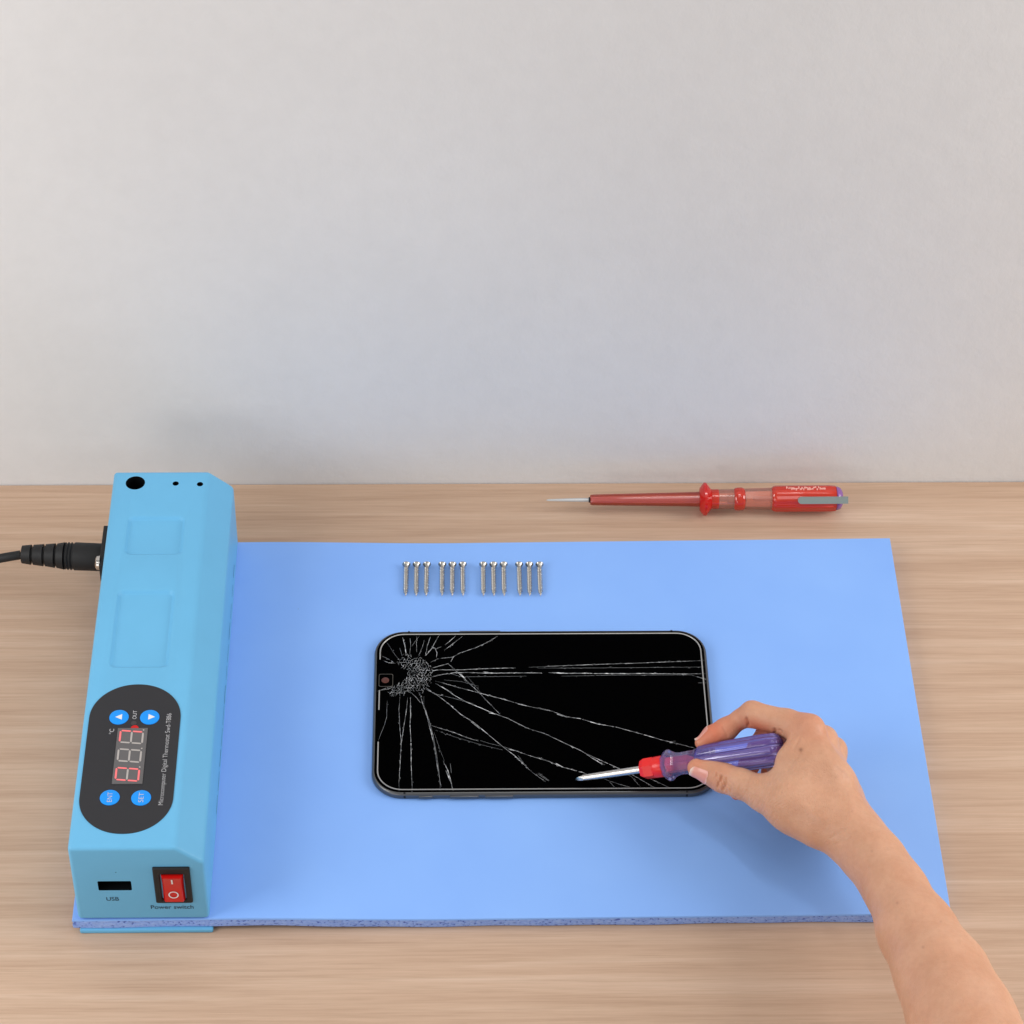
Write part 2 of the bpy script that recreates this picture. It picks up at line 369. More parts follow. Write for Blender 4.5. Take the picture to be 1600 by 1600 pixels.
def segs(cy, lit):
    """seven segments; top of the digit faces -x, reading along +y"""
    hw, hh = dh*.105, dw*.375; cx = (xl+xr)/2-dw*.02; t = dw*.062; g = t*.22; sl = -.10
    S = {'a': ((-hh, -hw), (-hh, hw)), 'g': ((0, -hw), (0, hw)), 'd': ((hh, -hw), (hh, hw)),
         'f': ((-hh, -hw), (0, -hw)), 'e': ((0, -hw), (hh, -hw)), 'b': ((-hh, hw), (0, hw)), 'c': ((0, hw), (hh, hw))}
    for grp, mm in ((lit, M_SEGON), ([s for s in 'abcdefg' if s not in lit], M_SEGOFF)):
        V = []; F = []
        for s in grp:
            a, b = (np.array(v) for v in S[s]); u = (b-a)/np.linalg.norm(b-a); nn = np.array((-u[1], u[0]))
            a = a+u*g*1.6; b = b-u*g*1.6; i = len(V)
            for pnt in (a, a+u*t*.5+nn*t*.5, b-u*t*.5+nn*t*.5, b, b-u*t*.5-nn*t*.5, a+u*t*.5-nn*t*.5):
                V.append((cx+pnt[0], cy+pnt[1]+sl*pnt[0], ZD+.00008))
            F.append(tuple(range(i, i+6)))
        if V: mk('digit_segments', V, F, mm, DISP, 0)
    V, F = disc((cx+hh*1.02, cy+hw*1.22, 0), t*.45, ZD, ZD+.00008, 14); mk('decimal_point', V, F, M_SEGOFF, DISP, 0)
segs(yb+dh*.165, 'abcdef'); segs(yb+dh*.50, ''); segs(yb+dh*.835, 'abc')

# front face: usb slot lettering, power switch
YF = -.00012
c = aty(176, 1404.5, YF); text('front_print', 'USB', c, (1, 0, 0), (0, 0, 1), .0026, M_INK, HOUS, .0056, 0, .002)
c = aty(269, 1417.2, YF); text('front_print', 'Power switch', c, (1, 0, 0), (0, 0, 1), .0026, M_INK, HOUS, .0192, 0, .004)
a, b = aty(237.5, 1356.5, -.0008), aty(301.5, 1411.5, -.0012)
SW = thing('power_switch', '', '', (0, 0, 0)); del SW['label'], SW['category']
SW.parent = R; SW.location = Vector(((a[0]+b[0])/2, 0, (a[2]+b[2])/2))-R.location
cx, cz, hx, hz = (a[0]+b[0])/2, (a[2]+b[2])/2, (b[0]-a[0])/2, (a[2]-b[2])/2
ra, rb = aty(250, 1369.5, -.002), aty(290.5, 1408.5, -.002)
ihx, ihz = (rb[0]-ra[0])/2+.0003, (ra[2]-rb[2])/2+.0003; rcx, rcz = (ra[0]+rb[0])/2, (ra[2]+rb[2])/2
L = [[(x, y, z) for x, z in rrect(c0, c1, h0, h1, r, 5)] for y, c0, c1, h0, h1, r in (
    (.0005, cx, cz, hx, hz, .0006), (-.0008, cx, cz, hx, hz, .0006), (-.0013, cx, cz, hx-.0005, hz-.0005, .0006),
    (-.0013, rcx, rcz, ihx+.0004, ihz+.0004, .0008), (-.0009, rcx, rcz, ihx, ihz, .0008), (.0005, rcx, rcz, ihx, ihz, .0008))]
mk('bezel', *rings(L, True, True), M_BLACK, SW, 25)
V = []; F = []; n = 14; hzr, hxr = ihz-.0005, ihx-.0009
Pz = [(-hzr+2*hzr*i/n) for i in range(n+1)]
for z in Pz:
    u = z/hzr; y = -.0020-.0011*abs(u)**1.6*(1.0 if u > 0 else .35)
    for x, dy in ((-hxr-.0005, .0026), (-hxr, .0008), (-hxr+.0006, 0), (hxr-.0006, 0), (hxr, .0008), (hxr+.0005, .0026)): V.append((rcx+x, y+dy, rcz+z))
for i in range(n):
    for k in range(5): F.append((i*6+k, i*6+k+1, i*6+k+7, i*6+k+6))
e0 = len(V)
for i, s in ((0, -1), (n, 1)):
    for k in range(6): V.append((V[i*6+k][0], .0004, V[i*6+k][2]))
    b0 = e0 if i == 0 else e0+6
    for k in range(5): F.append((i*6+k, i*6+k+1, b0+k+1, b0+k))
ROCK = mk('rocker', V, F, M_ROCKER, SW, 30)
mkbm('switch_core', box_bm((rcx-hxr, -.0004, rcz-hzr), (rcx+hxr, .0004, rcz+hzr)), mat('rocker_core', lin(150, 8, 6), .5, .2), SW, 0)
zI, zO = aty(268, 1380, -.004), aty(268, 1400, -.003)
def ry(z): 
    u = (z-rcz)/hzr; return -.00225-.0011*abs(u)**1.6*(1.0 if u > 0 else .35)
V = []; 
for z in np.linspace(zI[2]-.0024, zI[2]+.0014, 5): V += [(rcx-.00035, ry(z), z), (rcx+.00035, ry(z), z)]
mk('switch_print', [(x, y-.00008, z) for x, y, z in V], [(2*i, 2*i+1, 2*i+3, 2*i+2) for i in range(4)], M_WHITE, ROCK, 0)
V = []; n = 32
for k in range(n):
    for r in (.00175, .0023):
        z = zO[2]+r*math.sin(2*math.pi*k/n); V.append((rcx+r*math.cos(2*math.pi*k/n), ry(z)-.00008, z))
mk('switch_print', V, [(2*k, 2*k+1, 2*((k+1) % n)+1, 2*((k+1) % n)) for k in range(n)], M_WHITE, ROCK, 0)
# socket plate and its screw on the outer side
p = at(164.5, 821, .043); pe = at(156, 884, .043)
mkbm('socket_plate', box_bm((X0-.0032, pe[1], .006), (X0+.0002, p[1], .043), .0004, 2), M_BLACK, R, 30)
c = at(161.5, 874, .043); V, F = lathe([(0, .0036), (.0016, .0034), (.0023, .0025), (.0026, .001)], (X0-.003, c[1], .0405), (X0-.02, c[1], .0405), 20); mk('plate_screw', V, F, M_STEEL, R, 40)

# ------------------------------------------------------------------ power cord
pz = .022; pa = at(160, 871, pz); pbn = at(28, 866, pz)
K = thing('power_cord', 'black power cord with ribbed strain relief plugged into the left side of the blue machine', 'cord', (pa[0]-.02, pa[1], TZ))
k3 = lambda px: (160-px)/132*np.linalg.norm(pbn-pa)
prof = [(-.002, .0062), (0, .0070), (k3(112), .0071)]
for px in (108, 103, 98): prof += [(k3(px+2), .0070), (k3(px+.8), .0064), (k3(px-.8), .0064), (k3(px-2), .0069)]
a0 = pa.copy(); a0[0] = X0-.0034
mk('plug', *lathe(prof, a0, pbn, 36), M_BLACK, K, 35)
prof = []
for (p0, p1, r0, r1) in ((94, 83, .0069, .0062), (79, 65, .0062, .0056), (61, 46, .0056, .0051), (42, 28, .0051, .0045)):
    prof += [(k3(p0)-.0001, r0*.72), (k3(p0), r0), (k3(p1), r1), (k3(p1)+.0002, r1*.72)]
V, F = lathe(prof, a0, pbn, 36, None); mk('strain_relief', V, F, M_BLACK, K, 35)
c0 = at(32, 867, pz); c1 = at(0, 872.5, .0205); c2 = at(-60, 885, .012); c3 = at(-160, 925, TZ+.0024); c4 = at(-420, 1000, TZ+.0024)
def bez(P, n):
    out = []; P = [P[0]]+P+[P[-1]]
    for i in range(1, len(P)-2):
        for t in np.linspace(0, 1, n, endpoint=False):
            a, b, c, d = P[i-1:i+3]; out.append(.5*((2*b)+(c-a)*t+(2*a-5*b+4*c-d)*t*t+(3*b-a-3*c+d)*t**3))
    return out+[P[-1]]
mk('cable', *tube(bez([c0, c1, c2, c3, c4], 10), .0023, 14), M_BLACK, K, 60)

# ------------------------------------------------------------------ phone with a shattered screen
ZP = -.0024; PT = ZP+.0040
PC = [at(588.5, 985, PT), at(1104, 983.5, PT), at(1121, 1240, PT), at(577, 1240, PT)]
xl, xr = (PC[0][0]+PC[3][0])/2, (PC[1][0]+PC[2][0])/2; yt, yb = (PC[0][1]+PC[1][1])/2, (PC[2][1]+PC[3][1])/2
pcx, pcy, phx, phy = (xl+xr)/2, (yt+yb)/2, (xr-xl)/2, (yt-yb)/2
PH = thing('smartphone', 'black smartphone with a shattered screen lying on the blue foam pad', 'phone', (pcx, pcy, ZP))
def pl_(ins, z, r=.0148): return [(x, y, z) for x, y in rrect(pcx, pcy, phx-ins, phy-ins, r-ins, 14)]
mk('frame', *rings([pl_(.0012, ZP+.0001), pl_(.0004, ZP+.0005), pl_(0, ZP+.0012), pl_(0, ZP+.0026), pl_(.0003, ZP+.0034), pl_(.0008, PT-.0001), pl_(.0012, PT), pl_(.0014, PT-.0006)], True, True), M_FRAME, PH, 50)
SC = mk('screen', *rings([pl_(.00135, PT-.0012), pl_(.00135, PT-.0003), pl_(.0017, PT-.0001), pl_(.0024, PT+.0001), pl_(.0030, PT+.00015)], True, True), M_GLASS, PH, 20)
ZS = PT+.00015
V, F = rings([pl_(.0025, ZS-.0001), pl_(.0026, ZS+.0002), pl_(.0030, ZS+.00022), pl_(.0033, ZS+.00006), pl_(.0033, ZS-.0001)], closed=True)
gaps = [(at(590, p0, PT)[1], at(590, p1, PT)[1]) for p0, p1 in ((1032, 1079), (1110, 1160))]
def in_gap(f):
    c = np.mean([V[i] for i in f], 0); return c[0] < pcx and any(g1 < c[1] < g0 for g0, g1 in gaps)
def split_rim():
    # the left side carries straight runs, so cut them finely where the notch interrupts the rim
    L = [pl_(i, z) for i, z in ((.0025, ZS-.0001), (.0026, ZS+.0002), (.0029, ZS+.00022), (.00315, ZS+.00006), (.00315, ZS-.0001))]
    out = []
    for lp in L:
        n = len(lp); q = []
        for k in range(n):
            a_, b_ = np.array(lp[k]), np.array(lp[(k+1) % n]); m_ = 60 if np.linalg.norm(b_-a_) > .02 else 1
            q += [tuple(a_+(b_-a_)*i/m_) for i in range(m_)]
        out.append(q)
    return rings(out, closed=True)
V, F = split_rim(); mk('rim', V, [f for f in F if not in_gap(f)], M_RIM, PH, 60)
for (a, b, side) in ((718, 782, 1), (654, 676, -1), (703, 748, -1), (758, 802, -1)):
    pa_, pb_ = at(a, 984 if side > 0 else 1242, ZP+.003), at(b, 984 if side > 0 else 1242, ZP+.003)
    y = pcy+side*phy
    mkbm('side_button', box_bm((pa_[0], y-.0006, ZP+.0012), (pb_[0], y+.0009, ZP+.0028), .0003, 2), M_FRAME, PH, 30)
for (px, py, side) in ((639, 985, 1), (1049, 984, 1), (632, 1243, -1), (1074, 1243, -1)):
    x = at(px, py, PT)[0]; y = pcy+side*(phy+.00004)
    y0_, y1_ = pcy+side*(phy-.0005), pcy+side*(phy-.0013)
    mkbm('antenna_band', box_bm((x-.0005, min(y0_, y1_), ZP+.003), (x+.0005, max(y0_, y1_), PT+.00004)), M_BLACK, PH, 0)
    if side < 0: mkbm('antenna_band', box_bm((x-.0005, y-.00002, ZP+.0012), (x+.0005, y+.0003, ZP+.0028)), M_BLACK, PH, 0)
# camera seen through the glass at the left end
c = at(603, 1063, ZS); 
V, F = rings([[(x, y, ZS+.00006) for x, y in rrect(c[0], c[1], .0035-i, .0042-i, .0009, 4)] for i in (0, .00025)], False, False)
mk('camera_ring', V, F, mat('dull_ring', (.07, .065, .055), .4, .4), PH, 0)
mk('camera_lens', *disc((c[0]-.0003, c[1]), .0019, ZS, ZS+.00012, 24, .0001), mat('lens_coating', lin(84, 44, 36), .25, .4), PH, 30)
def S4(L): return [(560+x/5.3333, 960+y/5.3333) for x, y in L]
def S5(L): return [(840+x/5.3333, 960+y/5.3333) for x, y in L]
CR = []                                          # (points, width in photo px, dim?)
def cr(P, wd, dim=0): CR.append((P, wd, dim))
cr(S4([(620, 470), (680, 462), (850, 462), (1060, 452), (1310, 445)]), 1.7); cr(S4([(1420, 441), (1600, 432)])+S5([(200, 428), (600, 413), (850, 405), (1100, 395), (1390, 384)]), 1.3)
cr(S4([(615, 520), (700, 500), (800, 486), (900, 484), (1080, 490), (1300, 487), (1530, 488)]), 2.0); cr(S5([(90, 484), (200, 492), (350, 490), (620, 494), (900, 492), (1200, 496), (1400, 494)]), 2.0)
cr(S4([(640, 505), (760, 492), (860, 520), (1200, 517), (1400, 514)]), .7, 1); cr(S5([(0, 448), (500, 446), (1390, 438)]), .8, 1); cr(S5([(200, 515), (700, 505), (1280, 504), (1400, 542)]), .8, 1)
cr(S5([(1330, 520), (1405, 542)]), 1.3); cr(S5([(1340, 570), (1405, 570)]), .8, 1)
cr(S4([(640, 555), (700, 570), (820, 605), (1010, 655), (1200, 705), (1390, 760), (1600, 805)]), 1.2); cr(S5([(0, 775), (120, 806), (240, 852), (350, 868), (500, 912), (650, 938), (850, 992), (1050, 1050), (1200, 1085), (1320, 1118)]), 1.4)
cr(S4([(640, 575), (730, 625), (800, 675), (900, 730), (1010, 775), (1120, 822), (1250, 868), (1400, 945), (1600, 1010)]), 1.7); cr(S5([(30, 980), (120, 1022), (220, 1070), (370, 1140), (480, 1215), (560, 1255)]), 1.4)
cr(S5([(380, 1150), (480, 1195), (620, 1258), (760, 1320), (900, 1400), (980, 1445)]), 1.2); cr(S5([(660, 1290), (780, 1350), (860, 1440)]), .9, 1); cr(S5([(940, 1370), (1040, 1415), (1110, 1450)]), 1.0)
cr(S4([(560, 610), (650, 668), (740, 735), (850, 830), (960, 900), (1070, 990), (1200, 1100), (1300, 1175), (1450, 1318)]), 1.5); cr(S4([(1200, 1100), (1300, 1132), (1420, 1175), (1600, 1230)]), 1.2); cr(S5([(0, 1190), (90, 1222), (200, 1270), (330, 1305), (430, 1335)]), 1.2)
cr(S5([(560, 1375), (680, 1415), (770, 1440)]), 1.0); cr(S5([(600, 1395), (640, 1440)]), .8, 1); cr(S5([(0, 1330), (95, 1390)]), .9, 1); cr(S4([(1450, 1318), (1560, 1395)]), 1.0, 1); cr(S4([(1500, 1320), (1590, 1385)]), .9, 1)
cr(S4([(745, 408), (830, 485), (930, 580), (1010, 655), (1080, 730), (1180, 832)]), 1.4); cr(S4([(610, 448), (690, 425), (750, 410)]), 1.3)
cr(S4([(600, 400), (660, 370), (790, 355), (850, 320), (970, 280), (1070, 235), (1160, 180)]), 1.2); cr(S4([(790, 358), (770, 395)]), 1.0)
cr(S4([(715, 300), (800, 235), (865, 185)]), 1.2); cr(S4([(720, 255), (800, 190), (810, 175)]), 1.2); cr(S4([(555, 350), (610, 285), (650, 210), (680, 165)]), 1.1)
cr(S4([(610, 265), (640, 285), (655, 320), (650, 360)]), 1.2); cr(S4([(650, 285), (690, 270)]), .9); cr(S4([(560, 345), (572, 270), (600, 185)]), 1.0)
cr(S4([(370, 195), (385, 260), (400, 345)]), 1.4); cr(S4([(432, 200), (435, 260), (428, 330)]), .9); cr(S4([(485, 185), (484, 240), (485, 315)]), .9); cr(S4([(550, 215), (530, 280), (500, 350)]), .9); cr(S4([(345, 280), (365, 345)]), .7, 1); cr(S4([(440, 270), (480, 215), (510, 180)]), .7, 1)
cr(S4([(240, 235), (300, 330), (340, 380)]), .6, 1); cr(S4([(180, 340), (250, 372), (300, 405)]), 1.0); cr(S4([(205, 385), (250, 402), (310, 408)]), .9); 
cr(S4([(160, 640), (240, 610), (280, 600)]), .9); cr(S4([(185, 632), (250, 622), (290, 605)]), .7)
cr(S4([(510, 655), (535, 740), (570, 850), (605, 980), (635, 1110), (655, 1250), (690, 1440)]), 1.1); cr(S4([(545, 680), (545, 760), (585, 870), (620, 1000), (645, 1130), (668, 1280), (685, 1470)]), .9, 1)
cr(S4([(605, 925), (700, 955), (800, 985), (900, 1025), (1000, 1055)]), 1.2); cr(S4([(640, 965), (800, 1020), (1000, 1080), (1200, 1130)]), .5, 1); cr(S4([(980, 1040), (1090, 1075), (1190, 1098)]), .7, 1)
cr(S4([(433, 690), (436, 800), (430, 920), (438, 1060), (440, 1250), (448, 1450), (446, 1480)]), 1.2); cr(S4([(412, 690), (400, 800), (378, 930), (362, 1060)]), 1.0); cr(S4([(345, 690), (338, 800), (345, 940), (358, 1060), (350, 1200), (338, 1400), (340, 1475)]), 1.0)
cr(S4([(705, 1220), (745, 1300), (765, 1370), (790, 1470)]), 1.8); cr(S4([(730, 1300), (750, 1350), (770, 1400)]), 2.4); cr(S4([(765, 1245), (775, 1320)]), .8, 1); cr(S4([(630, 980), (680, 1130), (720, 1230)]), .5, 1)
cr(S4([(240, 720), (235, 860), (210, 940), (165, 1050)]), .9, 1); cr(S4([(430, 640), (480, 690), (520, 740)]), .9); cr(S4([(560, 620), (640, 665), (710, 680)]), .9); cr(S4([(720, 680), (850, 715), (960, 745)]), .8, 1)
cr(S4([(700, 545), (860, 560), (1000, 600)]), .5, 1); cr(S4([(900, 510), (1010, 640)]), .5, 1); cr(S4([(1330, 1175), (1400, 1270)]), .7, 1)
cr(S5([(1110, 1060), (1150, 1055)]), .6, 1)
for P, wd in (([(690, 600), (740, 630), (800, 675)], 3.0), ([(850, 495), (885, 530)], 2.4), ([(1300, 1175), (1380, 1250)], 2.0), ([(940, 895), (1010, 950)], 2.2), ([(1330, 745), (1400, 762)], 2.4), ([(1090, 820), (1140, 830)], 2.4), ([(1250, 1122), (1300, 1135)], 2.4), ([(740, 735), (790, 775)], 2.0), ([(1040, 480), (1140, 490)], 2.4), ([(620, 470), (660, 462)], 2.2), ([(560, 800), (580, 870)], 2.0), ([(600, 960), (615, 1000)], 2.2), ([(433, 740), (436, 860)], 1.8), ([(385, 230), (398, 340)], 2.0)): cr(S4(P), wd)
for P, wd in (([(120, 484), (220, 490), (340, 492)], 2.8), ([(600, 492), (760, 494)], 2.4), ([(160, 830), (250, 858)], 2.6), ([(440, 895), (520, 918)], 2.2), ([(150, 1240), (215, 1275)], 2.2), ([(470, 1205), (540, 1250)], 2.2)): cr(S5(P), wd)
# crushed zone around the point of impact: a honeycomb of tiny fragments
POLY = [(320, 395), (370, 350), (440, 345), (520, 355), (570, 400), (610, 430), (615, 500), (600, 570), (560, 600), (540, 650), (470, 640), (400, 640), (330, 650), (265, 670), (300, 600), (350, 560), (410, 520), (425, 480), (400, 450), (350, 430)]
def inside(x, y):
    c = False
    for (x1, y1), (x2, y2) in zip(POLY, POLY[1:]+POLY[:1]):
        if (y1 > y) != (y2 > y) and x < (x2-x1)*(y-y1)/(y2-y1)+x1: c = not c
    return c
hexv = {}
def hv(x, y):
    k = (round(x/2), round(y/2))
    if k not in hexv: hexv[k] = (x+rng.normal(0, 4.4), y+rng.normal(0, 4.4))
    return hexv[k]
seen = set(); hs = 14.0
for i in range(-2, 24):
    for j in range(-2, 22):
        cx_, cy_ = 250+i*hs*1.732+(j % 2)*hs*.866, 330+j*hs*1.5
        for e in range(6):
            P2 = [(cx_+hs*math.cos(math.radians(60*q+30)), cy_+hs*math.sin(math.radians(60*q+30))) for q in (e, e+1)]
            mx, my = (P2[0][0]+P2[1][0])/2, (P2[0][1]+P2[1][1])/2; key = (round(mx), round(my))
            if key in seen or not inside(mx+rng.normal(0, 6), my+rng.normal(0, 6)): continue
            seen.add(key)
            if rng.rand() < .24: continue
            cr(S4([hv(*P2[0]), hv(*P2[1])]), rng.uniform(.45, 1.05), int(rng.rand() < .35))
for k in range(170):
    x, y = 470+rng.normal(0, 90), 500+rng.normal(0, 90)
    if inside(x, y):
        th = rng.uniform(0, 3.14); cr(S4([(x, y), (x+math.cos(th)*6, y+math.sin(th)*6)]), rng.uniform(.7, 1.7), 0)
for k in range(46):                              # chips spread along the impact edge
    x = rng.uniform(270, 440); y = 600+rng.uniform(-10, 80)*(1-(x-270)/400); th = rng.uniform(0, 3.14); ln = rng.uniform(12, 34)
    cr(S4([(x, y), (x+math.cos(th)*ln, y+math.sin(th)*ln*.8)]), rng.uniform(.4, .8), int(rng.rand() < .6))
def cracks(dim, lift):
    V = []; F = []
    for (P, wd, dm) in CR:
        if dm != dim: continue
        # resample with a slight tremble so every line breaks up like glass
        Q = [];
        for (a, b) in zip(P[:-1], P[1:]):
            nn = max(1, int(math.hypot(b[0]-a[0], b[1]-a[1])/2.2))
            for i in range(nn): Q.append((a[0]+(b[0]-a[0])*i/nn, a[1]+(b[1]-a[1])*i/nn))
        Q.append(P[-1]); big = len(Q) > 8
        Q = [(x+rng.normal(0, .12 if big else .05), y+rng.normal(0, .10 if big else .05)) for x, y in Q]
        pts = [at(x, y, ZS+lift) for x, y in Q]; n = len(pts); start = len(V)
        for i, p in enumerate(pts):
            t = pts[min(i+1, n-1)]-pts[max(i-1, 0)]; t /= (np.linalg.norm(t)+1e-12); s = np.array((-t[1], t[0], 0))
            env = min(1, .35+3*min(i, n-1-i)/n) if big else 1
            hw = wd*.54/3330*.5*env*(rng.uniform(.65, 1.25) if big else 1)
            V.append(p-s*hw); V.append(p+s*hw); V.append(p+s*hw*.1+np.array((0, 0, .00006)))
        for i in range(n-1):
            if big and rng.rand() < .012: continue
            a = start+3*i; F.append((a, a+3, a+5, a+2)); F.append((a+2, a+5, a+4, a+1))
        if big:                                  # splinters beside the long cracks
            for i in range(1, n-1):
                if rng.rand() < .10:
                    p = pts[i]; t = pts[i+1]-pts[i-1]; t /= np.linalg.norm(t); s = np.array((-t[1], t[0], 0))*rng.choice((-1, 1))
                    a = len(V); l = rng.uniform(.0004, .0016); h = rng.uniform(.0001, .0005)
                    V += [p+s*h, p+s*h+t*l, p+s*(h+.00018)+t*l*.5]; F.append((a, a+1, a+2))
    return V, F
Va, Fa = cracks(0, .00004); Vb, Fb = cracks(1, .00002)
CK = mk('cracks', Va+Vb, Fa+[tuple(i+len(Va) for i in f) for f in Fb], [M_CRACK, M_CRACKDIM], SC, 0)
CK.data.polygons.foreach_set('material_index', [0]*len(Fa)+[1]*len(Fb))

# ------------------------------------------------------------------ twelve wood screws
def make_screw():
    h0, t0 = at(634, 880, .001), at(634, 935, -.0015); Ls = (h0-t0)[1]
    head_z, tip_z = ZP+.0026, ZP+.0009
    root = thing('screw', '', 'screw', (0, 0, 0), 'small countersunk screws lined up on the foam pad')
    a, b = (0, 0, .00206), (0, -Ls, .0014)
    V, F = lathe([(0, .0012), (.0001, .0019), (.0002, .0021), (.0004, .0021), (.0019, .0011), (.0026, .0010)], a, b, 28)
    mk('head', V, F, M_SCREWHEAD, root, 30)
    n, ns = 20, 150; V = []; F = []; o_, x, y, z = basis(a, b); s0 = .0026
    for i in range(ns+1):
        s = s0+(Ls-s0)*i/ns; tap = 1 if s < Ls-.0036 else max(0.03, (Ls-s)/.0036)
        for k in range(n):
            th = 2*math.pi*k/n; ph = (s/.0018-th/(2*math.pi)) % 1; tri = max(0, 1-abs(ph-.5)*3.0)
            r = (.00076+.00066*tri*(s > .0028))*tap; V.append(o_+x*s+(y*math.cos(th)+z*math.sin(th))*r)
    for i in range(ns):
        for k in range(n): F.append((i*n+k, i*n+(k+1) % n, (i+1)*n+(k+1) % n, (i+1)*n+k))
    mk('threaded_shank', V, F, M_NICKEL, root, 50); return root
SCREW_PX = [635, 651, 667, 691, 707, 723, 755, 771, 787, 811, 827, 843]
grpn = ['far-left trio', 'second trio from the left', 'third trio from the left', 'far-right trio']
posn = ['left', 'middle', 'right']
proto = make_screw()
for i, px in enumerate(SCREW_PX):
    if i == 0: s = proto
    else:
        s = proto.copy(); COL.objects.link(s)
        for ch in proto.children:
            c = ch.copy(); COL.objects.link(c); c.parent = s
    p = at(px, 880, .0002); s.location = (p[0], p[1], ZP)
    s.rotation_euler = (0, 0, rng.normal(0, .006))
    s['label'] = '%s silver screw of the %s on the blue pad' % (posn[i % 3], grpn[i//3])

# ------------------------------------------------------------------ red voltage tester by the wall
ta = at(854, 781.5, TZ+.0088); tb = at(1322, 777.5, TZ+.0088); tb[1] = ta[1]+.0006
TL = np.linalg.norm(tb-ta); tx = lambda px: (px-854)/(1322-854)*TL; tr = lambda r: r/2985
VT = thing('voltage_tester', 'transparent red voltage tester screwdriver lying on the wooden table against the wall', 'tester screwdriver', (tb[0], tb[1], TZ))
def lt(name, prof, m, n=36, rf=None, sm=40, par=VT): return mk(name, *lathe([(tx(p), tr(r)) for p, r in prof], ta, tb, n, rf), m, par, sm)
lt('blade', [(854, .9), (858, 1.8), (890, 2.7), (921, 3.3), (926, 3.3)], mat('dull_blade', (.60, .61, .60), .35, .5, .35), 20, lambda s, t: 1 if abs(math.sin(t)) < .01 else (.72+.28*abs(math.cos(t))+.12*math.sin(s*9000)))
lt('shaft', [(922, 3.3), (924, 4.6), (1000, 4.9), (1092, 5.2)], mat('purple_grey_shaft', lin(205, 178, 198), .35, .5, .1), 24)
lt('shaft_ring', [(919.5, 3.6), (920, 4.4), (923, 4.6), (923.5, 3.6)], M_BLACK, 24)
lt('sleeve', [(921.5, 3), (922, 7.6), (926, 8.6), (1000, 9.9), (1086, 11.6), (1089, 11.8), (1093, 11.8)], M_SLEEVE, 40)
lt('flange', [(1092, 12.5), (1093, 18), (1097, 23.5), (1099, 26.3), (1103, 26.3), (1105, 23.5), (1109, 18), (1111, 15.5)], M_DKRED, 48)
HB = lt('handle', [(1110, 15.6), (1122, 15.6)], M_TRED, 40)
lt('neck', [(1122, 15.4), (1147, 15.4)], M_TPINK, 40, None, 40, HB)
lt('neck_ring', [(1146, 15.2), (1148, 17.4), (1152, 18.2), (1158, 18.2), (1161, 17.4), (1163, 15.4)], M_TRED, 40, None, 40, HB)
lt('window', [(1163, 16.3), (1180, 16.8), (1207, 17.2)], M_TPINK, 8, None, 20, HB)
lt('grip', [(1205, 17.0), (1208, 19.5), (1212, 20.4), (1296, 20.6), (1305, 19.8), (1306, 17)], M_TRED, 72, lambda s, t: 1+.028*math.cos(10*t), 50, HB)
lt('contact', [(1110, 4), (1136, 4), (1136.5, 7.2), (1156, 7.2), (1156.5, 4.5), (1166, 4.5)], mat('dull_contact', lin(120, 80, 92), .4, .5, .4), 24)
lt('neon_bulb', [(1176, 1.2), (1178, 3.8), (1190, 4.2), (1203, 4.2), (1207, 3)], mat('bulb_glass', lin(215, 190, 195), .15, .6), 20)
lt('resistor', [(1219, 3), (1221, 6.4), (1240, 6.4), (1242, 3)], mat('resistor_body', lin(128, 52, 60), .4, .4), 20)
pts = []; o_, x_, y_, z_ = basis(ta, tb)
for i in range(200):
    s = tx(1243+ (1300-1243)*i/199); th = i/199*2*math.pi*11; pts.append(o_+x_*s+(y_*math.cos(th)+z_*math.sin(th))*tr(8))
mk('spring', *tube(pts, .00035, 6), M_STEEL, VT, 60)
lt('end_cap', [(1305, 15), (1306, 18.6), (1309, 18.4), (1313, 16.2), (1316, 11), (1316.5, 5)], m_clear('lilac_cap', lin(165, 110, 190), lin(215, 170, 230), .3), 28)
# pocket clip on the viewer's upper side
nv = np.array((0, -.80, .60)); sv = np.cross(nv, x_); sv /= np.linalg.norm(sv); base = ta+np.array((0, 0, 0))
def clip_pt(px, off, lift): return ta+x_*tx(px)+sv*tr(off)+nv*(tr(20.6)+lift)
out = [];
for (px, off) in [(1322, 5.6), (1322, -5.6)]+[(1249+(-5.2)*math.sin(a), -5.6*math.cos(a)) for a in np.linspace(0, math.pi, 9)]: out.append((px, off))
if True:
    V, F = rings([[clip_pt(p, o2*1.0, .0003) for p, o2 in out], [clip_pt(p, o2, .0012) for p, o2 in out]]); mk('pocket_clip', V, F, mat('brushed_clip', (.27, .32, .30), .5, .5, .35), VT, 30)
nv2 = np.array((0, .10, .995)); 
M_RELIEF = mat('worn_relief', lin(238, 176, 164), .5, .3)
V = []; F = []
for k in range(26):                              # worn raised marks along the top of the grip
    c = ta+x_*tx(1228+k*2.35+rng.uniform(-.4, .4))+nv2*tr(20.75); wy = rng.uniform(-.0009, .0009)
    sxk, syk = rng.uniform(.00025, .0006), rng.uniform(.0003, .0011)
    v_, f_ = rings([[(c[0]+a*sxk, c[1]+wy+b*syk, c[2]+h) for a, b in ((-1, -1), (.3, -1.1), (1, -.3), (.6, 1), (-.7, .8))] for h in (-.0004, .00012)])
    F += [tuple(i+len(V) for i in q) for q in f_]; V += v_
mk('moulded_relief', V, F, M_RELIEF, HB, 30)

